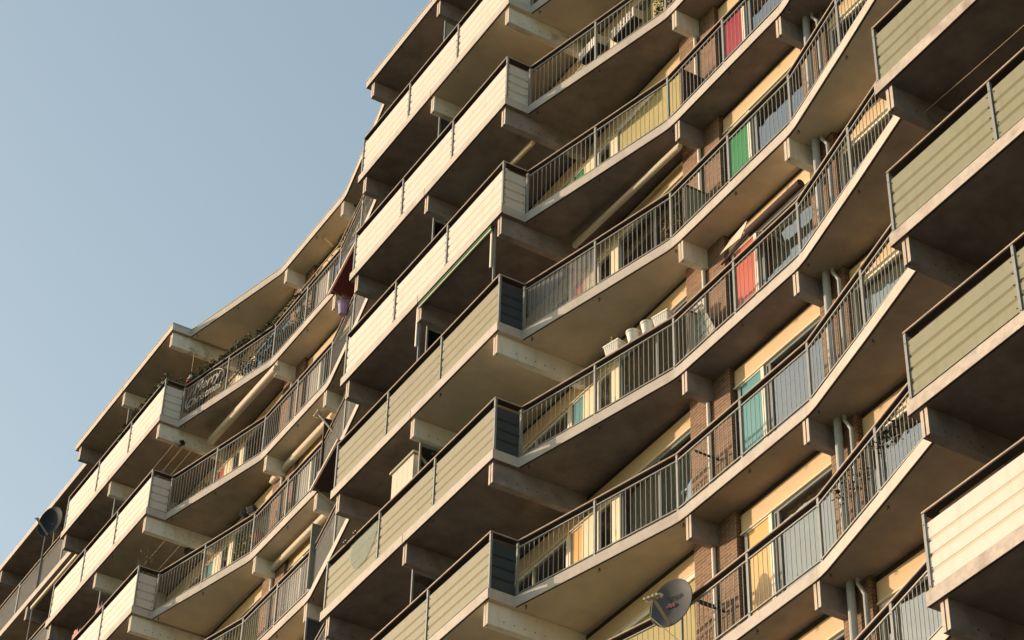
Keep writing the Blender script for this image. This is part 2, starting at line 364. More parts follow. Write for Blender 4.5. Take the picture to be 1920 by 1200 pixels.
def balcony(bay, r, kind):
    x0 = BAY[bay]; s = slab(bay, r, kind); slabs[bay, r, kind] = s
    if r == 0: return
    z = ZS(r); rail = [(x0+x, y) for x, y in (F_RAIL if kind == 'F' else C_RAIL)]
    m = MB(); m.sweep(rail, PROF(z+1.344, 0.125, 0.030, 0.004), 'rail_wood'); m.sweep(rail, PROF(z+1.349, 0.012, 0.022, -0.004), 'rail_edge'); sub(m, 'handrail', s)
    fr, rt_ = PANEL[bay, r]
    if kind == 'F':
        for i in (1, 2, 3): panel(s, rail[i], rail[i+1], z, fr)
        panel(s, rail[4], rail[5], z, rt_, inset=0.03); panel(s, rail[0], rail[1], z, rt_, inset=0.03)
        for i in (1, 2, 3, 4): post(s, rail[i][0]+(0.02 if i == 1 else -0.02 if i == 4 else 0), rail[i][1], z, wdt=0.046)
    else:
        for i in range(len(rail)-1):
            railing(s, rail[i], rail[i+1], z)
            if (bay, r, i) in FILMS:
                a_, c_ = Vector(rail[i]), Vector(rail[i+1]); m = MB()
                m.sweep([a_+(c_-a_)*0.03, a_+(c_-a_)*0.97], PROF(z+1.19, 0.004, 0.88, 0.03), 'film'); sub(m, 'windscreen', s)
        for i in range(len(rail)): post(s, rail[i][0]-(0.03 if i == 0 else 0), rail[i][1], z)
def beam(bay, r, sx, tf, tb, seg):
    x0 = BAY[bay]+sx; z = ZS(r)+(0.10 if r == 0 else 0)
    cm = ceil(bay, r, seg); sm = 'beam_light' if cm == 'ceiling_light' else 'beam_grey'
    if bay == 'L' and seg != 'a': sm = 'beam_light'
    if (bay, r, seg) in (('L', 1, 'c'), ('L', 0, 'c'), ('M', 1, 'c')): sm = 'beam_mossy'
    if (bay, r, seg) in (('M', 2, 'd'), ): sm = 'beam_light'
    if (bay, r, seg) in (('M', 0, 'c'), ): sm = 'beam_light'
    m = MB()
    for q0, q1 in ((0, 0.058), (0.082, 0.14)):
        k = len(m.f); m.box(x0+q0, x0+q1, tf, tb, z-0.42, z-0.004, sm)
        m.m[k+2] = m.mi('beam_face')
    m.box(x0+0.058, x0+0.082, tf+0.02, tb-0.01, z-0.42, z-0.006, 'gap_and_shade')
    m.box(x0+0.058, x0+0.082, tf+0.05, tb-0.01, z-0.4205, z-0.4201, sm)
    rr = random.Random(hash((bay, r, int(sx*10))) & 0xffff)
    if tb-tf > 1:
        st = rr.uniform(0.25, 0.5)
        for i in range(5):
            y = tf+st+i*0.2; zz = z-0.30+0.0*i
            m.tube([(x0+0.139, y, zz), (x0+0.1425, y, zz)], 0.013, 'gap_and_shade', 6)
    bpart(m, 'beam', bevel=0.006)

# wall pieces of one storey above slab r (z measured from the slab's underside)
CD = {2: 'crimson', 3: 'crimson', 4: 'green', 5: 'red', 6: 'teal', 7: 'orange', 8: 'green', 1: 'teal'}
def window(x0, x1, z0, z1, fm, mull=(), glass='glass', curt=None, cx=None, ct=None, door=False, wd=0.055):
    m = MB(); y0, y1 = W+0.02, W+0.08
    m.box(x0, x0+wd, y0, y1, z0, z1, fm); m.box(x1-wd, x1, y0, y1, z0, z1, fm)
    m.box(x0+wd, x1-wd, y0, y1, z0, z0+wd, fm); m.box(x0+wd, x1-wd, y0, y1, z1-wd, z1, fm)
    for q in mull: m.box(q-wd/2, q+wd/2, y0+0.003, y1-0.003, z0+wd, z1-wd, fm)
    w = bpart(m, 'door' if door else 'window')
    m = MB(); m.face([(x0+wd, y0+0.03, z0+wd), (x1-wd, y0+0.03, z0+wd), (x1-wd, y0+0.03, z1-wd), (x0+wd, y0+0.03, z1-wd)], glass); sub(m, 'pane', w)
    if curt:
        c0, c1 = cx or (x0+wd, x1-wd); zt = z1-wd; zb = z0+wd if ct is None else ct
        m = MB(); n = max(4, int((c1-c0)/0.07)); prev = None
        for i in range(n+1):
            u = c0+(c1-c0)*i/n; y = W+0.17+0.022*math.sin(i*1.9)
            if prev: m.face([(prev[0], prev[1], zb), (u, y, zb), (u, y, zt), (prev[0], prev[1], zt)], 'curtain_'+curt)
            prev = (u, y)
        sub(m, 'curtain', w)
    return w
BLINDS = {('M', 3): 7.42, ('M', 7): 7.42, ('M', 2): 8.6}
mat('blind_olive', (0.40, 0.345, 0.16), 0.85, 0.06, 2)
def storey(bay, r):
    x = BAY[bay]; z = ZS(r); zt = z+H  # zt = ceiling
    if r == 1: zt += 0.10
    rr = random.Random(r*31+ord(bay)); fl = z+0.2; wt = z+H-0.47
    cur = lambda: rr.choice(['olive', 'grey', 'white', 'brown', 'dark', 'sand', 'dark', 'grey'])
    def V(a, c): return visible(x+a, x+c, W, W+.2, z, zt, 60)
    # fascia boards; the slab's shadow above them is painted as a dark strip
    for a, c in ((0.0, 3.18), (3.30, 9.58), (10.72, 13.08), (13.74, T)):
        if not V(a, c): continue
        m = MB(); n = max(1, round((c-a)/1.6)); 
        for i in range(n):
            p0, p1 = x+a+(c-a)*i/n, x+a+(c-a)*(i+1)/n
            m.box(p0+0.004, p1-0.004, W, W+0.05, zt-0.445, zt-0.11, 'cream')
        m.box(x+a, x+c, W+0.02, W+0.06, zt-0.46, zt, 'gap_and_shade')
        m.box(x+a, x+c, W-0.025, W+0.05, zt-0.475, zt-0.448, 'cream_pale')
        bpart(m, 'fascia_board')
    # brick piers
    for a, c in ((9.58, 10.70), (13.08, 13.72)):
        if V(a, c):
            m = MB(); m.box(x+a, x+c, W-0.08, W+0.25, fl, zt, 'brick'); bpart(m, 'brick_pier')
    if V(3.3, 5.7): window(x+3.3, x+5.66, fl+0.02, wt, 'frame_white', (x+4.5,), curt=cur(), cx=(x+3.4, x+3.4+rr.uniform(0.5, 2.1)))
    cp = CD.get(r+1, 'red') if bay != 'L' else {2: 'red', 3: 'teal'}.get(r, 'orange')
    dp_ = CD.get(r, 'red') if bay != 'L' else 'grey'
    if V(5.6, 7.4):
        m = MB(); m.box(x+5.66, x+5.78, W, W+0.08, fl, wt, 'frame_white'); m.box(x+5.78, x+6.15, W+0.03, W+0.07, fl+0.05, wt-0.03, 'panel_'+cp)
        m.box(x+5.78, x+6.15, W+0.005, W+0.08, wt-0.03, wt, 'frame_white'); bpart(m, 'door_panel')
        m = MB(); m.box(x+6.15, x+6.60, W+0.01, W+0.08, fl, wt, 'cream_pale'); bpart(m, 'wall_panel')
        window(x+6.60, x+7.12, fl+0.02, wt, 'frame_white', curt='dark', door=True, wd=0.045)
        m = MB(); m.box(x+7.12, x+7.36, W-0.01, W+0.08, fl, wt, 'cream_pale')
        for q in (0.95, 1.25): m.box(x+7.225, x+7.25, W-0.014, W, fl+q, fl+q+0.14, 'gap_and_shade')
        bpart(m, 'door_post')
    if V(7.3, 9.6):
        cc = {('M', 2): 'olive', ('M', 3): 'olive', ('M', 4): 'dark', ('M', 5): 'dark', ('M', 6): 'grey', ('M', 7): 'olive'}.get((bay, r), cur())
        w_ = window(x+7.36, x+9.57, fl+0.02, wt, 'frame_grey', () if (bay, r) in BLINDS else (x+8.5,), curt=cc, cx=(x+7.45, x+9.5))
        if (bay, r) in BLINDS:
            m = MB(); m.box(x+BLINDS[bay, r], x+9.52, W+0.012, W+0.018, fl+0.05, wt-0.10, 'blind_olive'); m.box(x+BLINDS[bay, r], x+9.52, W-0.03, W+0.03, wt-0.10, wt-0.02, 'frame_white'); sub(m, 'roller_blind', w_)
    if V(10.7, 13.1):
        m = MB(); m.box(x+10.70, x+10.79, W+0.03, W+0.1, fl, wt, 'frame_dark'); m.box(x+10.79, x+10.87, W, W+0.08, fl, wt, 'frame_grey')
        m.box(x+10.87, x+11.42, W+0.02, W+0.06, fl+0.03, wt-0.03, 'panel_'+dp_); m.box(x+10.87, x+11.42, W, W+0.07, wt-0.03, wt, 'frame_white')
        m.box(x+11.42, x+11.50, W-0.005, W+0.08, fl, wt, 'frame_white'); bpart(m, 'door_panel')
        c2 = {('M', 3): 'brown', ('M', 4): 'dark', ('M', 5): 'grey', ('M', 6): 'dark', ('M', 7): 'sand'}.get((bay, r), cur())
        window(x+11.50, x+13.07, fl+0.02, wt, 'frame_grey', (x+11.62,), curt=c2)
    if V(13.7, 16.6):
        window(x+13.74, x+16.5, fl+0.02, wt, 'frame_white', (x+15.1,), curt=cur(), cx=(x+13.9, x+13.9+rr.uniform(0.5, 2.4)))
    # rain pipes between piers and beams
    if V(13, 14):
        m = MB(); m.tube([(x+13.42, 1.74, fl-0.05), (x+13.42, 1.74, zt+0.02)], 0.062, 'pipe', 14); m.tube([(x+13.42, 1.74, fl+0.9), (x+13.42, 1.74, fl+0.95)], 0.069, 'pipe', 14)
        bpart(m, 'rain_pipe', smooth=False)
        m = MB(); m.tube([(x+13.56, 1.76, zt+0.02), (x+13.56, 1.76, zt-0.08), (x+13.76, 1.70, zt-0.38), (x+13.76, 1.70, fl-0.05)], 0.03, 'pipe', 10); bpart(m, 'drain_pipe')
    if V(10, 10.4):
        m = MB(); m.tube([(x+10.15, 1.81, fl-0.05), (x+10.15, 1.81, zt-0.40)], 0.034, 'pipe_white', 12); bpart(m, 'rain_pipe')
    # back of the rooms, seen dimly through the glass
n_b = 0
for bay in 'LMR':
    x0 = BAY[bay]
    for r in range(0, 10):
        z = ZS(r)
        for kind, a, c, yy in (('F', 0, 6.4, 0), ('C', 6.4, T, 0.5)):
            if bay == 'R' and kind == 'C': continue
            if visible(x0+a, x0+c, yy, 2, z-0.4, z+1.4, 200): balcony(bay, r, kind)
        for sx, tf, tb, seg, a in ((0.14, 0.02, 1.93, 'a', 0), (3.14, 0.02, 1.93, 'b', 3), (6.17, 0.02, 1.93, 'c', 6), (10.09, 1.345, 1.86, 'd', 10), (13.10, 1.345, 1.86, 'e', 13)):
            if bay == 'R' and sx > 7: continue
            if visible(x0+sx, x0+sx+.2, tf, tb, z-0.42, z, 120): beam(bay, r, sx, tf, tb, seg)
        if r >= 1: storey(bay, r) if not (bay == 'R' and r < 3) else None
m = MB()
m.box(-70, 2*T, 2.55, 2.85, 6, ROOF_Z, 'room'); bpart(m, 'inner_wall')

# partition screens under the middle beams of the front sections, and low ones beside the brick piers
def partition(x, y0, y1, z0, z1, fm, pm, name='partition_screen', bar=0.035):
    m = MB(); m.box(x-bar/2, x+bar/2, y0, y0+bar, z0, z1, fm); m.box(x-bar/2, x+bar/2, y1-bar, y1, z0, z1, fm)
    m.box(x-bar/2, x+bar/2, y0+bar, y1-bar, z1-bar, z1, fm); m.box(x-bar/2, x+bar/2, y0+bar, y1-bar, z0, z0+bar, fm)
    o = bpart(m, name)
    if pm: m = MB(); m.box(x-0.006, x+0.006, y0+bar, y1-bar, z0+bar, z1-bar, pm); sub(m, 'screen_pane', o)
mat('screen_grey', (0.28, 0.29, 0.25), 0.6, 0.08, 3); mat('screen_dark', (0.045, 0.038, 0.035), 0.6, 0.1, 3); mat('screen_pale', (0.50, 0.49, 0.42), 0.6, 0.08, 3)
for bay in 'LM':
    for r in range(1, 9):
        zc = ZS(r-1)+(0.1 if r == 1 else 0)-0.43
        if visible(BAY[bay]+3, BAY[bay]+3.4, 0.2, 1.8, ZS(r)+1.3, zc, 0):
            partition(BAY[bay]+3.16, 0.22, 1.9, ZS(r)+0.22, zc, 'steel', {1: 'screen_pale', 2: 'panel_slate'}.get(r, 'glass_clear') if bay == 'M' else 'glass_clear')
for r, pm, zt_ in ((3, 'screen_dark', 1.22), (4, 'screen_grey', 1.22), (5, 'screen_pale', 1.22), (2, 'screen_grey', 1.22)):
    partition(10.30, 1.36, 1.83, ZS(r)+0.25, ZS(r)+zt_, 'frame_dark', pm)
partition(-3.55, 1.28, 1.80, ZS(5)+0.25, ZS(4)-0.44, 'steel', 'panel_slate'); partition(-3.55, 1.22, 1.84, ZS(4)+0.25, ZS(4)+1.88, 'screen_grey', 'screen_grey')
partition(-3.55, 1.28, 1.84, ZS(3)+0.25, ZS(3)+1.9, 'frame_dark', 'screen_dark')
for r in (6, 7):
    m = MB(); m.tube([(10.36, 1.36, ZS(r)+1.13), (10.36, 1.86, ZS(r)+1.13)], 0.02, 'frame_dark', 8); bpart(m, 'support_rod')

# the straight gallery beyond the last zigzag bay (far left)
GX0, GX1 = -34.0, -T-0.03
def gallery(r):
    z = ZS(r)+(0.1 if r == 0 else 0)
    m = MB(); xs = [GX0, -26.0, -20.7, GX1]
    for i in range(3):
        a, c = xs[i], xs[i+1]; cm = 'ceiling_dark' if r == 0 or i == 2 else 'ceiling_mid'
        m.face([(a, 2.15, z), (c, 2.15, z), (c, 0.48, z), (a, 0.48, z)], cm)
    m.face([(GX0, 0.48, z+0.2), (GX1, 0.48, z+0.2), (GX1, 2.15, z+0.2), (GX0, 2.15, z+0.2)], 'floor')
    m.face([(GX0, 0.48, z), (GX1, 0.48, z), (GX1, 0.48, z+0.2), (GX0, 0.48, z+0.2)], 'slab_edge')
    m.face([(GX1, 0.48, z), (GX1, 2.15, z), (GX1, 2.15, z+0.2), (GX1, 0.48, z+0.2)], 'slab_edge')
    m.face([(GX0, 2.15, z), (GX0, 0.48, z), (GX0, 0.48, z+0.2), (GX0, 2.15, z+0.2)], 'slab_edge')
    m.face([(GX1, 2.15, z), (GX0, 2.15, z), (GX0, 2.15, z+0.2), (GX1, 2.15, z+0.2)], 'slab_edge')
    s = bpart(m, 'roof_slab' if r == 0 else 'balcony_slab')
    for bx in (-20.8, -24.0):
        m = MB()
        for q0 in (0, 0.082): m.box(bx+q0, bx+q0+0.058, 0.53, 1.93, z-0.42, z-0.004, 'beam_grey'); m.m[-4] = m.mi('beam_face')
        m.box(bx+0.058, bx+0.082, 0.56, 1.92, z-0.42, z-0.006, 'gap_and_shade'); bpart(m, 'beam', bevel=0.006)
    if r == 0: return
    m = MB(); m.sweep([(GX0, 0.52), (GX1, 0.52)], PROF(z+1.344, 0.125, 0.03, 0.004), 'rail_wood'); m.sweep([(GX0, 0.52), (GX1, 0.52)], PROF(z+1.349, 0.012, 0.022, -0.004), 'rail_edge'); sub(m, 'handrail', s)
    px = [-16.99, -18.44, -20.10, -21.78, -23.45, -25.1]
    for i, p in enumerate(px):
        post(s, p, 0.52, z)
        if i: railing(s, (px[i], 0.52), (px[i-1], 0.52), z, 0.07); m = MB(); m.box(px[i]+0.03, px[i-1]-0.03, 0.555, 0.56, z+0.3, z+1.2, 'film'); sub(m, 'windscreen', s)
    m = MB(); m.tube([(-20.10, 0.50, z+0.2), (-20.10, 0.50, z+H-0.42)], 0.022, 'steel', 8); bpart(m, 'support_pole')
for r in (0, 1, 2, 3): gallery(r)

# ================================================================== things on and around the balconies
mat('plastic_white', (0.78, 0.76, 0.70), 0.4, 0.04, 4); mat('banner_white', (0.42, 0.42, 0.38), 0.6, 0.15, 9); mat('soil', (0.08, 0.055, 0.04), 0.95, 0.2, 20)
mat('leaf_green', (0.075, 0.105, 0.035), 0.7, 0.35, 8); mat('leaf_dark', (0.035, 0.055, 0.028), 0.75, 0.35, 8); mat('leaf_yellow', (0.24, 0.20, 0.06), 0.7, 0.3, 8)
mat('twig', (0.16, 0.11, 0.07), 0.9, 0.2, 8); mat('flower_red', (0.50, 0.02, 0.05), 0.6, 0.2, 10); mat('flower_pink', (0.65, 0.22, 0.24), 0.6, 0.2, 10)
mat('dish_grey', (0.085, 0.087, 0.092), 0.55, 0.06, 2, spec=0.15); mat('dish_dark', (0.014, 0.021, 0.032), 0.6, 0.06, 2, spec=0.12); mat('dish_metal', (0.35, 0.31, 0.26), 0.45, 0.1, 10)
mat('black_plastic', (0.02, 0.02, 0.02), 0.5, 0.1, 10); mat('awning_cream', (0.58, 0.52, 0.41), 0.8, 0.06, 3); mat('awning_red', (0.13, 0.028, 0.025), 0.85, 0.1, 3)
mat('awning_brown', (0.055, 0.034, 0.03), 0.85, 0.12, 4); mat('awning_green', (0.02, 0.10, 0.04), 0.85, 0.1, 3); mat('rope', (0.55, 0.46, 0.32), 0.8, 0.1, 5)
mat('pot_purple', (0.40, 0.28, 0.48), 0.5, 0.06, 4); mat('cloth_pink', (0.66, 0.36, 0.33), 0.9, 0.12, 9); mat('cabinet_white', (0.56, 0.51, 0.43), 0.6, 0.05, 3); mat('cabinet_top', (0.33, 0.34, 0.22), 0.6, 0.06, 3)
mat('logo_red', (0.20, 0.065, 0.07), 0.6, 0.05); mat('logo_dark', (0.035, 0.035, 0.04), 0.6, 0.05); mat('terracotta', (0.36, 0.14, 0.08), 0.8, 0.1, 6); mat('lamp_glass', (0.45, 0.42, 0.36), 0.2, 0.05)
rnd = random.Random(11)
def lathe(m, c, prof, mt, n=20, ax=(0, 0, 1)):
    """surface of revolution about axis ax through c; prof = (radius, height)"""
    ax = Vector(ax).normalized(); u = ax.cross(Vector((0, 0, 1)) if abs(ax.z) < 0.9 else Vector((1, 0, 0))).normalized(); w = ax.cross(u); c = Vector(c)
    k = len(m.v); i_ = m.mi(mt)
    for r, h in prof:
        for j in range(n):
            a = 2*math.pi*j/n; m.v.append(tuple(c+ax*h+u*(r*math.cos(a))+w*(r*math.sin(a))))
    for i in range(len(prof)-1):
        for j in range(n):
            m.f.append((k+i*n+j, k+i*n+(j+1) % n, k+(i+1)*n+(j+1) % n, k+(i+1)*n+j)); m.m.append(i_)
    return m
def leaves(m, c, rad, n, mt, size=0.035, rnd=rnd, twigs=0):
    c = Vector(c); rad = Vector(rad)
    for _ in range(n):
        while True:
            q = Vector((rnd.uniform(-1, 1), rnd.uniform(-1, 1), rnd.uniform(-1, 1)))
            if 0.1 < q.length < 1: break
        p = c+Vector((q.x*rad.x, q.y*rad.y, q.z*rad.z)); a = Vector((rnd.gauss(0, 1), rnd.gauss(0, 1), rnd.gauss(0, 0.7))).normalized(); b = a.cross(Vector((rnd.gauss(0, 1), rnd.gauss(0, 1), rnd.gauss(0, 1)))).normalized()
        L1 = size*rnd.uniform(0.6, 1.4); 
        m.face([p-a*L1, p-b*L1*0.45, p+a*L1, p+b*L1*0.45], mt if isinstance(mt, str) else rnd.choice(mt))
    for _ in range(twigs):
        q = Vector((rnd.uniform(-1, 1)*rad.x, rnd.uniform(-1, 1)*rad.y, rnd.uniform(0, 1)*rad.z)); m.tube([c-Vector((0, 0, rad.z)), c+q*0.5, c+q], 0.004, 'twig', 4)
    return m
def root(name, label, cat, loc, group=None):
    return thing(name, label, cat, loc, group)
def kid(m, name, t, smooth=False, **k):
    o = m.build(name, t, smooth=smooth, **k); o.location = -t.location; return o
def raily(s):     # y of the curved handrail's outer edge at local s
    for a, b in zip(C_RAIL, C_RAIL[1:]):
        if a[0] <= s <= b[0]: return a[1]+(b[1]-a[1])*(s-a[0])/(b[0]-a[0])
    return 0.0

# --- white pots on the handrail, fifth row down
def pot_round(s, label, flowers):
    z = ZS(5)+1.352; y = raily(s)+0.06; t = root('flower_pot', label, 'flower pot', (s, y, z), 'white plant pots lined up on the handrail')
    m = MB(); lathe(m, (s, y, z), [(0.0, 0), (0.078, 0), (0.112, 0.19), (0.125, 0.19), (0.125, 0.225), (0.112, 0.225), (0.105, 0.18), (0, 0.18)], 'plastic_white'); kid(m, 'pot', t)
    m = MB(); leaves(m, (s, y, z+0.24), (0.08, 0.08, 0.05), 26, ('leaf_green', 'leaf_dark')); kid(m, 'plant', t)
    if flowers:
        m = MB(); m.tube([(s, y, z+0.2), (s-0.01, y, z+0.31)], 0.004, 'twig', 4); leaves(m, (s-0.01, y, z+0.32), (0.025, 0.025, 0.025), 14, 'flower_red', 0.018); kid(m, 'flower', t)
def pot_box(s, label, big):
    z = ZS(5)+1.352; y = raily(s)+0.06; t = root('window_box', label, 'window box', (s, y, z), 'white plant pots lined up on the handrail')
    m = MB(); hx, hx2 = 0.145, 0.17
    a = Vector((1, 0.22, 0)).normalized(); b = Vector((-a.y, a.x, 0)); c = Vector((s, y, z))
    bp = [c+a*(i*hx)+b*(j*0.065) for i, j in ((-1, -1), (1, -1), (1, 1), (-1, 1))]; tp = [c+a*(i*hx2)+b*(j*0.09)+Vector((0, 0, 0.17)) for i, j in ((-1, -1), (1, -1), (1, 1), (-1, 1))]
    m.hexa(bp+tp, 'plastic_white')
    m.obox(c+Vector((0, 0, 0.185)), a, b, (0, 0, 1), hx2+0.012, 0.102, 0.016, 'plastic_white')
    for i in range(7):
        u = -0.12+i*0.04; m.hexa([c+a*(u*1.0+d)+b*(-0.072 if e else -0.06)+Vector((0, 0, 0.02)) for d, e in ((-0.008, 1), (0.008, 1), (0.008, 0), (-0.008, 0))]+[c+a*(u*1.15+d)+b*(-0.096 if e else -0.08)+Vector((0, 0, 0.165)) for d, e in ((-0.008, 1), (0.008, 1), (0.008, 0), (-0.008, 0))], 'plastic_white')
    kid(m, 'box', t)
    m = MB(); leaves(m, c+Vector((0, 0, 0.24)), (0.19, 0.11, 0.11 if big else 0.04), 130 if big else 40, ('leaf_green', 'leaf_green', 'leaf_yellow'), 0.03); kid(m, 'plant', t)
pot_box(8.50, 'ribbed white window box with bright green plants, lowest of four white pots', True)
pot_round(8.93, 'round white pot with one small red flower, on the handrail', True)
pot_round(9.26, 'round white pot without any flower, between the red-flowered pot and the upper ribbed box', False)
pot_box(9.62, 'ribbed white window box at the upper end of the row of white pots', False)

# --- picket planters behind the rail of the second row
for s0, s1, lab in ((7.42, 8.06, 'white picket planter box behind the railing, the lower of two, left of the steel post'), (8.26, 9.02, 'white picket planter box with red flowers behind the railing, right of the steel post')):
    y0 = raily((s0+s1)/2)+0.17; z = ZS(2)+0.86; t = root('planter', lab, 'planter', (s0, y0, z), 'picket planters behind the top railing')
    m = MB(); m.box(s0, s1, y0, y0+0.2, z-0.05, z+0.12, 'screen_dark'); kid(m, 'box', t)
    m = MB(); n = 8
    for i in range(n):
        u = s0+0.02+(s1-s0-0.04)*i/(n-1); m.box(u-0.026, u+0.026, y0-0.022, y0-0.008, z-0.03, z+0.20+0.012*(i % 2), 'plastic_white')
    m.box(s0, s1, y0-0.008, y0, z+0.0, z+0.04, 'plastic_white'); m.box(s0, s1, y0-0.008, y0, z+0.1, z+0.13, 'plastic_white')
    m.box(s1, s1+0.012, y0-0.01, y0+0.2, z-0.03, z+0.2, 'awning_cream'); kid(m, 'fence', t)
    m = MB(); leaves(m, ((s0+s1)/2, y0+0.1, z+0.2), (0.33, 0.09, 0.06), 60, ('leaf_dark', 'leaf_green'), 0.025); leaves(m, (s1-0.12, y0+0.07, z+0.25), (0.15, 0.07, 0.05), 40, 'flower_red', 0.022); leaves(m, (s0+0.05, y0+0.05, z+0.22), (0.07, 0.06, 0.04), 12, 'flower_red', 0.022); kid(m, 'plant', t)

def shrub(name, label, cat, c, rad, n, mt, pot=None, size=0.04, twigs=8, group=None):
    c = Vector(c); base = c-Vector((0, 0, rad[2]+0.02)); t = root(name, label, cat, base, group)
    m = MB(); leaves(m, c, rad, n, mt, size); kid(m, 'foliage', t)
    m = MB()
    for _ in range(twigs):
        q = Vector((rnd.uniform(-1, 1)*rad[0], rnd.uniform(-1, 1)*rad[1], rnd.uniform(-0.2, 1)*rad[2])); m.tube([base, base+(c+q-base)*0.5+Vector((rnd.uniform(-.02, .02), 0, 0.03)), c+q], 0.005, 'twig', 4)
    if twigs: kid(m, 'stem', t)
    if pot:
        m = MB(); lathe(m, base-Vector((0, 0, 0.22)), [(0, 0), (0.09, 0), (0.13, 0.22), (0.14, 0.22), (0.14, 0.26), (0.12, 0.26), (0, 0.24)], pot); kid(m, 'pot', t)
    return t
shrub('potted_plant', 'leafy green plant behind the railing near the top edge, beside the kink of the balcony', 'plant', (9.62, 1.55, ZS(2)+0.80), (0.34, 0.16, 0.42), 380, ('leaf_green', 'leaf_dark', 'leaf_yellow'), 'screen_dark')
shrub('potted_plant', 'dry yellowish plant in a dark round tub behind the railing of the fourth balcony down', 'plant', (9.55, 1.58, ZS(4)+0.85), (0.30, 0.14, 0.40), 170, ('leaf_yellow', 'twig'), 'black_plastic')
shrub('potted_plant', 'branchy yellow-green plant filling the railing of the left bay, third balcony down', 'plant', (-T+9.25, 1.42, ZS(3)+0.72), (0.50, 0.18, 0.42), 220, ('leaf_yellow', 'leaf_green'), 'black_plastic', 0.05, 22)
shrub('potted_plant', 'low spiky plant in the corner behind the railing of the left bay, second balcony down', 'plant', (-T+7.05, 1.05, ZS(2)+0.62), (0.45, 0.16, 0.22), 130, ('leaf_green', 'leaf_yellow'), 'black_plastic', 0.05, 16)
shrub('potted_plant', 'pink-flowering plant beside the spotlight post in the left bay', 'plant', (-T+9.75, 1.55, ZS(3)+1.0), (0.10, 0.10, 0.10), 40, ('flower_pink', 'leaf_green'), 'terracotta', 0.03, 3)
shrub('creeper', 'dark creeper with dead leaves tangled in the railing below the lowest olive panel', 'plant', (15.55, 0.93, ZS(7)+0.98), (0.55, 0.10, 0.20), 200, ('leaf_dark', 'leaf_dark', 'black_plastic'), None, 0.035, 10)
shrub('creeper', 'dark leafy garland winding through the bars beside the grey drainpipes', 'plant', (14.2, 1.25, ZS(7)+1.0), (0.45, 0.10, 0.22), 120, ('leaf_dark', 'black_plastic'), None, 0.035, 10)
shrub('potted_plant', 'dark bush behind the railing beside the first olive balcony of the right bay', 'plant', (15.75, 1.2, ZS(5)+0.62), (0.36, 0.14, 0.3), 240, ('leaf_dark', 'leaf_green'), 'black_plastic', 0.045, 8)
shrub('potted_plant', 'bare twiggy plant on the corner of the third white balcony of the left bay', 'plant', (-T+6.15, 0.25, ZS(3)+1.75), (0.34, 0.2, 0.5), 60, ('twig', 'leaf_yellow'), None, 0.03, 26)

# --- satellite dishes
def dish(name, label, c, nrm, R, mt, arm_down=True, group='satellite dishes fixed to the balconies', lnbs=4):
    c = Vector(c); nrm = Vector(nrm).normalized(); t = root(name, label, 'satellite dish', c, group)
    side = nrm.cross(Vector((0, 0, 1))).normalized(); upv = side.cross(nrm).normalized()
    m = MB(); prof = []; 
    for i in range(9): q = i/8; prof.append((R*q*0.999+0.0005, 0.13*R*2*q*q-0.13*R*2*0))
    prof += [(R+0.008, prof[-1][1]+0.002), (R+0.008, prof[-1][1]-0.012)]
    for i in range(8, -1, -1): q = i/8; prof.append((R*q+0.0005, 0.26*R*q*q-0.012))
    k = len(m.v); u, w = side, upv; n = 40; i_ = m.mi(mt)
    for r, h in prof:
        for j in range(n): a = 2*math.pi*j/n; m.v.append(tuple(c+nrm*(h-0.26*R)+u*(r*0.93*math.cos(a))+w*(r*math.sin(a))))
    for i in range(len(prof)-1):
        for j in range(n): m.f.append((k+i*n+j, k+i*n+(j+1) % n, k+(i+1)*n+(j+1) % n, k+(i+1)*n+j)); m.m.append(i_)
    kid(m, 'reflector', t, smooth=True)
    m = MB(); foot = c-upv*R*0.96; tip = c+nrm*R*1.12-upv*R*0.42
    d = (tip-foot).normalized(); m.obox((foot+tip)/2, d, side, d.cross(side), (tip-foot).length/2, 0.022, 0.014, 'dish_metal')
    m.tube([foot+side*0.0, tip], 0.012, 'dish_metal', 6); kid(m, 'feed_arm', t)
    m = MB(); m.obox(tip, side, d, d.cross(side), 0.13 if lnbs > 1 else 0.04, 0.015, 0.02, 'dish_metal'); kid(m, 'bracket', t)
    for i in range(lnbs):
        o = tip+side*((i-(lnbs-1)/2)*0.075); dd = (c-tip).normalized(); m = MB()
        lathe(m, o, [(0, -0.06), (0.018, -0.06), (0.02, 0.02), (0.033, 0.03), (0.035, 0.075), (0.028, 0.085), (0, 0.085)], 'awning_cream', 12, dd); kid(m, 'receiver', t)
    return t, c, nrm, side, upv
t, c, n_, sd_, uv_ = dish('satellite_dish', 'large grey satellite dish with red logo and four receivers beside the brick pier', (10.04, 1.06, ZS(7)+1.19), (0.34, -0.91, 0.08), 0.415, 'dish_grey')
m = MB(); m.tube([c-n_*0.17, (10.14, 1.30, ZS(7)+1.33), (10.14, 1.86, ZS(7)+1.33)], 0.025, 'black_plastic', 8); m.obox((10.14, 1.845, ZS(7)+1.33), (1, 0, 0), (0, 1, 0), (0, 0, 1), 0.06, 0.01, 0.10, 'black_plastic'); kid(m, 'wall_mount', t)
m = MB(); p0 = c+n_*(R_:=0.3)+Vector((0, 0, -0.2)); m.tube([c-uv_*0.1+n_*0.45, c-uv_*0.5+n_*0.42+sd_*0.05, c-uv_*0.9+n_*0.2-sd_*0.3, (10.3, 1.4, ZS(7)+0.3)], 0.007, 'rope', 5); kid(m, 'cable', t)
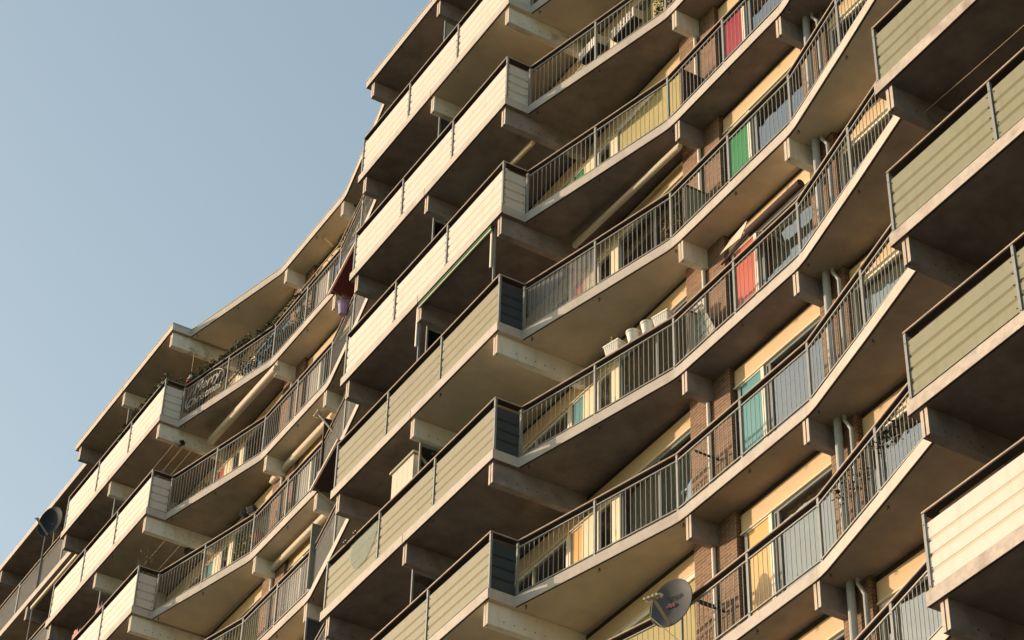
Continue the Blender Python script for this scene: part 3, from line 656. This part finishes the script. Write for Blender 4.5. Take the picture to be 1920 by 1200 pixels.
def text_on(body, o, xa, ya, size, mt, name, parent, shear=0.0, extr=0.001, align='CENTER'):
    cu = bpy.data.curves.new(name, 'FONT'); cu.body = body; cu.size = size; cu.extrude = extr; cu.align_x = align; cu.shear = shear
    tmp = bpy.data.objects.new(name, cu); C.objects.link(tmp); bpy.context.view_layer.update()
    me = bpy.data.meshes.new_from_object(tmp.evaluated_get(bpy.context.evaluated_depsgraph_get())); bpy.data.objects.remove(tmp)
    me.materials.clear(); me.materials.append(MATS[mt])
    ob = bpy.data.objects.new(name, me); C.objects.link(ob)
    xa = Vector(xa).normalized(); ya = (Vector(ya)-xa*Vector(ya).dot(xa)).normalized(); za = xa.cross(ya)
    ob.matrix_world = Matrix(((xa.x, ya.x, za.x, o[0]), (xa.y, ya.y, za.y, o[1]), (xa.z, ya.z, za.z, o[2]), (0, 0, 0, 1)))
    return ob
xr = -sd_ if (-sd_).dot(rt) > 0 else sd_
q0 = c-n_*0.072+uv_*0.10+xr*0.02
o = text_on('TRIAX', q0, xr, uv_, 0.115, 'logo_dark', 'lettering', t); o.parent = t; o.matrix_parent_inverse = Matrix.Translation(-t.location)
m = MB(); q1 = c-n_*0.085+uv_*0.02-xr*0.05
for dx, dy, rr_ in ((-0.07, 0.0, 0.032), (-0.03, 0.018, 0.03), (0.0, -0.012, 0.028), (0.03, 0.01, 0.026), (0.055, -0.02, 0.022)):
    lathe(m, q1+xr*dx+uv_*dy, [(0, 0), (rr_, 0), (rr_, 0.003), (0, 0.003)], 'logo_red', 10, n_)
kid(m, 'logo', t)
t, c, n_, sd_, uv_ = dish('satellite_dish', 'dark blue-black satellite dish standing against the sky at the far left', (-19.06, 0.24, ZS(1)+1.84), (0.46, -0.86, -0.02), 0.47, 'dish_dark', lnbs=1)
m = MB(); m.tube([c-n_*0.12, c-n_*0.25-Vector((0, 0, 0.12)), (-19.5, 0.58, ZS(1)+1.34)], 0.022, 'dish_metal', 8); m.tube([(-19.5, 0.58, ZS(1)+1.36), (-18.9, 0.58, ZS(1)+1.36)], 0.02, 'dish_metal', 6); kid(m, 'rail_mount', t)
t, c, n_, sd_, uv_ = dish('satellite_dish', 'dark satellite dish with white receivers, half behind a railing of the left bay', (-2.92, 1.33, ZS(3)+1.52), (-0.10, -0.92, 0.30), 0.40, 'dish_dark')
m = MB(); m.tube([c-n_*0.10, (-2.9, 1.45, ZS(3)+1.2), (-2.9, 1.45, ZS(3)+0.25)], 0.024, 'dish_metal', 8); kid(m, 'mast', t)

# --- awnings
def cassette(label, p0, p1, w, h, mt='awning_cream', cat='awning', grp='rolled up awnings under the slabs', name='awning', roll=True):
    a, b = Vector(p0), Vector(p1); d = (b-a).normalized(); n = Vector((-d.y, d.x, 0)); t = root(name, label, cat, a, grp)
    m = MB(); m.obox((a+b)/2+Vector((0, 0, h*0.2)), d, n, (0, 0, 1), (b-a).length/2, w/2, h*0.30, mt)
    m.obox((a+b)/2-Vector((0, 0, h*0.35)), d, n, (0, 0, 1), (b-a).length/2-0.02, w*0.32, h*0.12, mt); kid(m, 'cassette', t)
    if roll: m = MB(); m.tube([(a+d*0.01)-n*w*0.30-Vector((0, 0, h*0.18)), (b-d*0.01)-n*w*0.30-Vector((0, 0, h*0.18))], h*0.26, mt, 12); kid(m, 'rolled_cloth', t)
    for q in (0.15, 0.85): m = MB(); m.obox(a+(b-a)*q+n*w*0.4+Vector((0, 0, h*0.3)), d, n, (0, 0, 1), 0.03, w*0.2, h*0.45, 'steel'); kid(m, 'bracket', t)
cassette('long cream awning cassette slung diagonally under the third dark slab of the middle bay', (6.50, 1.50, ZS(3)-0.20), (9.85, 1.62, ZS(3)-0.20), 0.085, 0.12)
cassette('short pale yellow tube under the second slab, seen above the corner of a white balcony', (4.35, 0.84, ZS(2)-0.18), (5.93, 0.90, ZS(2)-0.18), 0.07, 0.10)
cassette('thick cream rolled awning under the first slab of the left bay', (-10.30, 1.30, ZS(1)-0.28), (-6.68, 1.34, ZS(1)-0.28), 0.15, 0.20)
cassette('cream double roller above the window in the left bay, beside the grey screen', (-6.9, 1.78, ZS(3)-0.20), (-4.0, 1.78, ZS(3)-0.20), 0.10, 0.17)
cassette('pale roller box over the windows of the left bay, under its second slab', (-7.3, 1.80, ZS(2)-0.24), (-4.2, 1.80, ZS(2)-0.24), 0.12, 0.20, grp='rolled up awnings under the slabs')
cassette('long cream awning bar under the straight gallery at the far left', (-20.5, 0.60, ZS(1)-0.14), (-17.1, 0.60, ZS(1)-0.14), 0.08, 0.11)
cassette('cream bar end poking out under the lowest white balcony at the bottom left', (-T+5.2, 0.95, ZS(3)-0.40), (-T+5.95, 1.0, ZS(3)-0.40), 0.13, 0.16)
# brown awning over the red door panel
t = root('awning', 'brown rolled awning with a loose cream side flap above the red door panel', 'awning', (11.6, 1.6, ZS(5)+2.0))
m = MB(); m.tube([(11.70, 1.60, ZS(5)+2.00), (13.15, 1.60, ZS(5)+2.00)], 0.075, 'awning_brown', 14); kid(m, 'rolled_cloth', t)
m = MB()
A_ = [(11.02, 1.52, ZS(5)+1.98), (11.60, 1.52, ZS(5)+1.93), (11.74, 1.54, ZS(5)+2.12), (11.74, 1.56, ZS(5)+2.22), (11.30, 1.56, ZS(5)+2.14)]
m.face(A_, 'awning_cream'); m.face([(x, y+0.012, z) for x, y, z in A_][::-1], 'awning_cream'); kid(m, 'side_flap', t)
m = MB(); m.tube([(11.0, 1.56, ZS(5)+1.80), (11.78, 1.56, ZS(5)+1.88)], 0.02, 'awning_brown', 8); m.face([(11.0, 1.57, ZS(5)+1.82), (11.78, 1.57, ZS(5)+1.9), (11.78, 1.75, ZS(5)+2.3), (11.3, 1.75, ZS(5)+2.28)], 'awning_brown'); kid(m, 'front_bar', t)
m = MB(); m.tube([(11.78, 1.58, ZS(5)+1.95), (11.78, 1.88, ZS(5)+2.1)], 0.018, 'pipe_white', 8); m.tube([(13.1, 1.6, ZS(5)+2.0), (13.1, 1.88, ZS(5)+2.1)], 0.018, 'pipe_white', 8); kid(m, 'bracket', t)
# green drop blind with its guide posts under the front of the third slab
t = root('drop_blind', 'green drop blind with cream bar and white guide posts under the third white balcony', 'blind', (3.1, 0.04, ZS(3)-0.1))
m = MB(); m.box(3.22, 5.98, -0.02, 0.05, ZS(3)-0.105, ZS(3)-0.004, 'awning_green'); kid(m, 'cloth', t)
m = MB(); m.box(3.20, 6.0, -0.03, -0.005, ZS(3)-0.135, ZS(3)-0.105, 'awning_cream'); kid(m, 'bar', t)
for px_ in (3.10, 5.93):
    m = MB(); m.box(px_-0.022, px_+0.022, 0.02, 0.05, ZS(3)-0.98, ZS(3)-0.02, 'frame_white'); m.box(px_+0.03, px_+0.06, 0.06, 0.10, ZS(3)-1.4, ZS(3)-0.02, 'steel'); kid(m, 'guide_post', t)
# dropped awnings where the left bay meets the middle bay
def dropped(label, r, s0, s1, y0, y1, mt, zb, zf):
    t = root('awning', label, 'awning', (s0, y0, ZS(r)-0.3), 'let down awnings at the end of the left bay')
    zt_ = ZS(r)-0.1; zb = ZS(r)+zb; zf = ZS(r)+zf
    m = MB(); n = 12
    for i in range(n):
        a, b = i/n, (i+1)/n
        P0, P1 = (s0+(s1-s0)*a, y0+(y1-y0)*a), (s0+(s1-s0)*b, y0+(y1-y0)*b)
        m.face([(P0[0], P0[1], zb), (P1[0], P1[1], zb), (P1[0], 1.86, zt_), (P0[0], 1.86, zt_)], mt)
        m.face([(P0[0], P0[1]-0.012, zf-0.11-0.02*(i % 2)), (P1[0], P1[1]-0.012, zf-0.11-0.02*((i+1) % 2)), (P1[0], P1[1]-0.012, zf), (P0[0], P0[1]-0.012, zf)], mt)
    kid(m, 'cloth', t)
    m = MB(); d = Vector((s1-s0, y1-y0, 0)); m.obox(((s0+s1)/2, (y0+y1)/2, zb), d, (-d.y, d.x, 0), (0, 0, 1), d.length/2, 0.022, 0.03, 'awning_cream'); kid(m, 'front_bar', t)
    for q in (0.08, 0.92):
        m = MB(); x_, y_ = s0+(s1-s0)*q, y0+(y1-y0)*q; m.tube([(x_, y_, zb), (x_+0.1, (y_+1.86)/2+0.1, zb-0.35), (x_, 1.88, zb-0.65)], 0.014, 'dish_metal', 6); kid(m, 'arm', t)
dropped('red awning with cream front bar, let down at the end of the left bay', 1, -3.42, -1.2, 1.05, 0.66, 'awning_red', -0.32, -0.30)
dropped('brown awning with cream front bar and thin arms, let down below the half-hidden dish', 3, -3.3, -1.3, 1.0, 0.62, 'awning_brown', -0.30, -0.28)

# --- storage cabinet on a front balcony
t = root('cabinet', 'tall white boarded cabinet with a greenish top on a beige front balcony', 'cabinet', (2.4, 0.55, ZS(5)+0.2))
m = MB(); 
for i in range(4): m.box(1.95+i*0.21, 1.95+i*0.21+0.204, 0.30, 0.33, ZS(5)+0.22, ZS(5)+2.38, 'cabinet_white')
m.box(1.95, 2.79, 0.332, 0.80, ZS(5)+0.2, ZS(5)+2.37, 'cabinet_white'); kid(m, 'body', t)
m = MB(); m.box(1.90, 2.83, 0.26, 0.84, ZS(5)+2.38, ZS(5)+2.43, 'cabinet_top'); kid(m, 'top', t)

# --- hanging pot, spotlights, ropes, clothes
t = root('hanging_pot', 'purple pot hooked on the railing where the left bay meets the middle bay', 'flower pot', (-2.45, 1.01, ZS(2)+1.3))
m = MB(); lathe(m, (-2.45, 0.99, ZS(2)+1.18), [(0, 0), (0.085, 0), (0.12, 0.30), (0.135, 0.30), (0.135, 0.33), (0.11, 0.33), (0, 0.29)], 'pot_purple'); kid(m, 'pot', t, smooth=False)
m = MB(); leaves(m, (-2.45, 0.99, ZS(2)+1.60), (0.14, 0.12, 0.14), 50, ('twig', 'leaf_yellow', 'flower_pink'), 0.03, twigs=12); kid(m, 'plant', t)
def spot(label, p, d, sc=1.0):
    p = Vector(p); d = Vector(d).normalized(); t = root('spotlight', label, 'spotlight', p, 'black spotlights on the left bay')
    s_ = d.cross(Vector((0, 0, 1))).normalized(); u_ = s_.cross(d)
    m = MB(); m.obox(p, s_, d, u_, 0.105*sc, 0.07*sc, 0.085*sc, 'black_plastic'); kid(m, 'housing', t, bevel=0.01)
    m = MB(); m.obox(p+d*0.074*sc, s_, d, u_, 0.09*sc, 0.006, 0.07*sc, 'logo_dark'); kid(m, 'lens', t)
    m = MB(); m.tube([p-s_*0.12*sc, p-s_*0.12*sc-d*0.1, p+s_*0.12*sc-d*0.1, p+s_*0.12*sc], 0.010, 'black_plastic', 6); m.tube([p-d*0.1, p-d*0.2-Vector((0, 0, 0.05))], 0.014, 'black_plastic', 6); kid(m, 'bracket', t)
spot('black spotlight clamped to the handrail post in the left bay, nearer of the pair', (-T+9.82, 1.28, ZS(3)+1.47), (0.4, -0.8, -0.4), 0.95)
spot('black spotlight pointing up at the left end of the pair on the third balcony', (-T+9.35, 1.30, ZS(3)+1.60), (-0.7, -0.5, 0.3), 0.9)
spot('black spotlight on the mossy beam under the first left slab', (-T+6.26, 0.66, ZS(1)-0.36), (0.3, -0.8, -0.6), 0.8)
spot('black spotlight under the beam of the second left slab', (-T+6.1, 1.26, ZS(2)-0.47), (-0.6, -0.6, -0.3), 0.9)
def lines(label, x0, x1, ys, z, sag=0.03, group='washing lines under the balcony slabs', tilt=0):
    t = root('washing_line', label, 'washing line', (x0, ys[0], z), group)
    for y in ys:
        m = MB(); m.tube([(x0+(x1-x0)*i/10, y+tilt*i/10, z-sag*math.sin(math.pi*i/10)) for i in range(11)], 0.0042, 'rope', 4); kid(m, 'rope', t)
lines('four pale washing lines under the first slab of the left bay', -T+3.35, -T+6.15, (0.55, 0.8, 1.05, 1.3), ZS(1)-0.28)
lines('two faint washing lines under the second slab of the left bay', -T+3.35, -T+6.15, (0.7, 1.1), ZS(2)-0.28)
lines('washing lines under the roof at the left', -T+0.35, -T+3.1, (0.6, 0.9, 1.2), ZS(0)-0.20)
lines('two thin washing lines under the uppermost dark slab at the right', 17.2, 23.0, (0.55, 0.85), ZS(5)-0.28, 0.08)
def rag(label, p, w, h, mt, seed):
    rr = random.Random(seed); p = Vector(p); t = root('towel', label, 'towel', p, 'pink cloths on the white balcony rail'); m = MB(); n = 8
    top = [(p.x+w*(i/n-0.5), p.y+0.02*math.sin(i*2), p.z+h*rr.uniform(0.3, 1.0)) for i in range(n+1)]
    for i in range(n):
        a, b = top[i], top[i+1]; m.face([(a[0], a[1]+0.01, p.z-0.06), (b[0], b[1]+0.01, p.z-0.06), b, a], mt); m.face([(b[0], b[1]+0.03, p.z-0.06), (a[0], a[1]+0.03, p.z-0.06), a, b], mt)
    kid(m, 'cloth', t)
rag('pale pink cloth bunched over the handrail at the bottom left, the upper of two', (-T+3.72, 0.06, ZS(3)+1.38), 0.42, 0.34, 'cloth_pink', 3)
rag('pink cloth over the handrail at the bottom edge, the lower of two', (-T+2.3, 0.06, ZS(3)+1.38), 0.55, 0.30, 'cloth_pink', 5)
# two star-shaped clamps and a translucent green patch over the beige front panel
for s_, lab in ((0.76, 'black star shaped clamp on the rail, nearer the balcony end'), (1.15, 'black star shaped clamp on the rail above the green patch')):
    t = root('clamp', lab, 'clamp', (s_, 0.0, ZS(5)+1.36), 'black clamps on the beige balcony rail')
    m = MB(); m.obox((s_, 0.05, ZS(5)+1.352), (1, 0, 0), (0, 1, 0), (0, 0, 1), 0.035, 0.075, 0.012, 'black_plastic'); kid(m, 'jaw', t)
    m = MB()
    for dx in (-0.03, 0.05):
        for k in range(4): a = k*math.pi/2+0.6; m.tube([(s_+dx, -0.02, ZS(5)+1.38), (s_+dx+0.035*math.cos(a), -0.03, ZS(5)+1.38+0.035*math.sin(a))], 0.011, 'black_plastic', 6)
    kid(m, 'knob', t)
t = root('green_patch', 'pale green translucent patch over the first beige panel, below the clamps', 'green_patch', (1.45, -0.04, ZS(5)+1.0))
m = MB(); film_mat('green_film', (0.24, 0.29, 0.21), 0.5)
out_ = [(1.0, 1.165), (2.06, 1.165), (2.07, 0.98), (1.98, 0.80), (1.82, 0.62), (1.62, 0.50), (1.35, 0.47), (1.12, 0.60), (0.98, 0.80), (0.93, 1.0)]
m.face([(x_, -0.001, ZS(5)+z_) for x_, z_ in out_], 'green_film'); kid(m, 'film', t)

# --- Christmas garland, banner, bell and plant rack on the uppermost left balcony
def garland(label, pts, n_per, rad, name='garland', group='evergreen garlands on the uppermost left balcony'):
    t = root(name, label, 'garland', pts[0], group); m = MB()
    for a, b in zip(pts, pts[1:]):
        a, b = Vector(a), Vector(b); L_ = (b-a).length; k = max(1, int(L_/0.16))
        for i in range(k):
            c_ = a+(b-a)*((i+rnd.random())/k); r_ = rad*rnd.uniform(0.55, 1.35); leaves(m, c_+Vector((0, rnd.uniform(-.03, .05), rnd.uniform(-.04, .08))), (r_*1.2, r_*0.8, r_), n_per, ('leaf_dark', 'leaf_dark', 'leaf_green'), 0.035)
    kid(m, 'foliage', t); m = MB(); m.tube(pts, 0.008, 'twig', 5); kid(m, 'wire', t)
zL = ZS(1)
garland('dense dark evergreen garland along the top of the left zigzag railing', [(-T+6.45, 0.60, zL+1.42), (-T+8.1, 0.98, zL+1.42), (-T+9.9, 1.38, zL+1.42), (-T+11.3, 1.40, zL+1.40)], 95, 0.15)
garland('evergreen garland on the white return panel and along the first white balcony rail', [(-T+3.0, 0.08, zL+1.44), (-T+4.4, 0.08, zL+1.46), (-T+5.5, 0.08, zL+1.5), (-T+6.25, 0.06, zL+1.44), (-T+6.25, 0.5, zL+1.42)], 75, 0.14)
garland('leafy swags hanging behind the bars of the uppermost left railing', [(-T+8.3, 1.15, zL+0.85), (-T+9.0, 1.3, zL+0.65), (-T+9.8, 1.48, zL+1.0), (-T+10.6, 1.5, zL+0.7), (-T+11.4, 1.5, zL+0.95)], 90, 0.2)
t = root('banner', 'white cursive Merry Christmas lettering with an oval outline on the uppermost left railing', 'sign', (-T+7.2, 0.70, zL+0.8))
d_ = Vector((1.744, 0.40, 0)).normalized(); o0 = Vector((-T+7.26, raily(7.26)-0.03, zL))
for body, du, dz, sz in (('Merry', 0.05, 0.80, 0.42), ('Christmas', -0.02, 0.46, 0.34)):
    o = text_on(body, o0+d_*du+Vector((0, 0, dz)), d_, (0, 0, 1), sz, 'banner_white', 'lettering', t, 0.35, 0.004); o.parent = t; o.matrix_parent_inverse = Matrix.Translation(-t.location)
m = MB(); m.tube([o0+d_*(0.72*math.cos(a)*1.05)+Vector((0, 0, 0.74+0.42*math.sin(a)+0.10*math.cos(a))) for a in [i*math.pi/14-0.9 for i in range(22)]], 0.012, 'banner_white', 6); kid(m, 'outline', t)
t = root('hanging_ornament', 'small bell-shaped ornament on a cord under the left roof', 'ornament', (-T+6.42, 0.62, zL+1.5))
m = MB(); m.tube([(-T+6.42, 0.62, zL+1.72), (-T+6.42, 0.62, zL+2.48)], 0.007, 'rope', 5); kid(m, 'cord', t)
m = MB(); lathe(m, (-T+6.42, 0.62, zL+1.48), [(0.10, 0), (0.095, 0.03), (0.06, 0.12), (0.035, 0.2), (0, 0.23)], 'awning_cream', 14); lathe(m, (-T+6.42, 0.62, zL+1.46), [(0.0, -0.03), (0.08, -0.02), (0.102, 0.02), (0.098, 0.045)], 'flower_red', 14); leaves(m, (-T+6.42, 0.62, zL+1.72), (0.07, 0.07, 0.04), 30, 'leaf_dark'); kid(m, 'bell', t)
t = root('plant_rack', 'ladder-like wooden rack lying along the uppermost left railing', 'rack', (-T+11.6, 1.5, zL+1.5))
m = MB(); y0_, y1_ = 1.20, 1.36
m.sweep([(-T+10.4, 1.36), (-T+13.2, 1.34), (-T+15.2, 0.96)], PROF(zL+1.52, 0.02, 0.02, -0.02), 'rail_edge'); m.sweep([(-T+10.4, 1.36), (-T+13.2, 1.34), (-T+15.2, 0.96)], PROF(zL+1.52, 0.02, 0.02, 0.20), 'rail_edge')
for i in range(19):
    s_ = 10.45+i*0.26; y_ = 1.345 if s_ < 13.3 else 1.345-(s_-13.3)*0.21; m.box(-T+s_-0.01, -T+s_+0.01, y_-0.01, y_+0.22, zL+1.505, zL+1.515, 'rail_edge')
    if i % 3 == 0: m.box(-T+s_-0.012, -T+s_+0.012, y_+0.0, y_+0.02, zL+1.33, zL+1.5, 'rail_edge')
kid(m, 'frame', t)
shrub('potted_plant', 'dark leafy plant poking above the rack on the uppermost left railing', 'plant', (-T+13.25, 1.42, zL+1.66), (0.30, 0.12, 0.14), 150, ('leaf_dark', 'leaf_green'), None, 0.045, 5)
shrub('potted_plant', 'spiky dark plant under the left roof close to the white balconies', 'plant', (-T+14.6, 1.15, zL+1.7), (0.22, 0.12, 0.3), 110, ('leaf_dark', 'twig'), None, 0.05, 8)
t = root('tube_lamp', 'pale tube lamp fixed under the left roof above the railing', 'lamp', (-4.0, 1.3, ZS(0)+0.02))
m = MB(); m.obox((-5.22, 1.72, ZS(0)+0.07), (-0.18, 0.32, 0), (-0.32, -0.18, 0), (0, 0, 1), 0.18, 0.03, 0.022, 'cream_pale'); kid(m, 'housing', t)
for s_, dx in ((-0.25, 0), (0.25, 0)):
    m = MB(); m.obox((-5.22-s_*0.25, 1.72+s_*0.44, ZS(0)+0.09), (1, 0, 0), (0, 1, 0), (0, 0, 1), 0.02, 0.02, 0.024, 'steel'); kid(m, 'bracket', t)
# grid screen leaning beside the brick pier, fifth row
t = root('trellis', 'beige board with a wire grid leaning between the railing and the brick pier', 'screen', (10.3, 1.5, ZS(5)+0.3))
a_, b_, c_, d2_ = Vector((10.05, 1.50, ZS(5)+1.28)), Vector((10.42, 1.52, ZS(5)+1.42)), Vector((10.85, 1.55, ZS(5)+0.42)), Vector((10.2, 1.52, ZS(5)+0.25))
m = MB(); m.face([d2_, c_, b_, a_], 'screen_pale'); m.face([v+Vector((0, 0.015, 0)) for v in (a_, b_, c_, d2_)], 'screen_pale'); kid(m, 'board', t)
m = MB()
for i in range(1, 6): q = i/6; m.tube([a_.lerp(d2_, q)-Vector((0, 0.006, 0)), b_.lerp(c_, q)-Vector((0, 0.006, 0))], 0.005, 'steel', 4); 
for i in range(1, 4): q = i/4; m.tube([a_.lerp(b_, q)-Vector((0, 0.008, 0)), d2_.lerp(c_, q)-Vector((0, 0.008, 0))], 0.005, 'steel', 4)
kid(m, 'wire_grid', t)
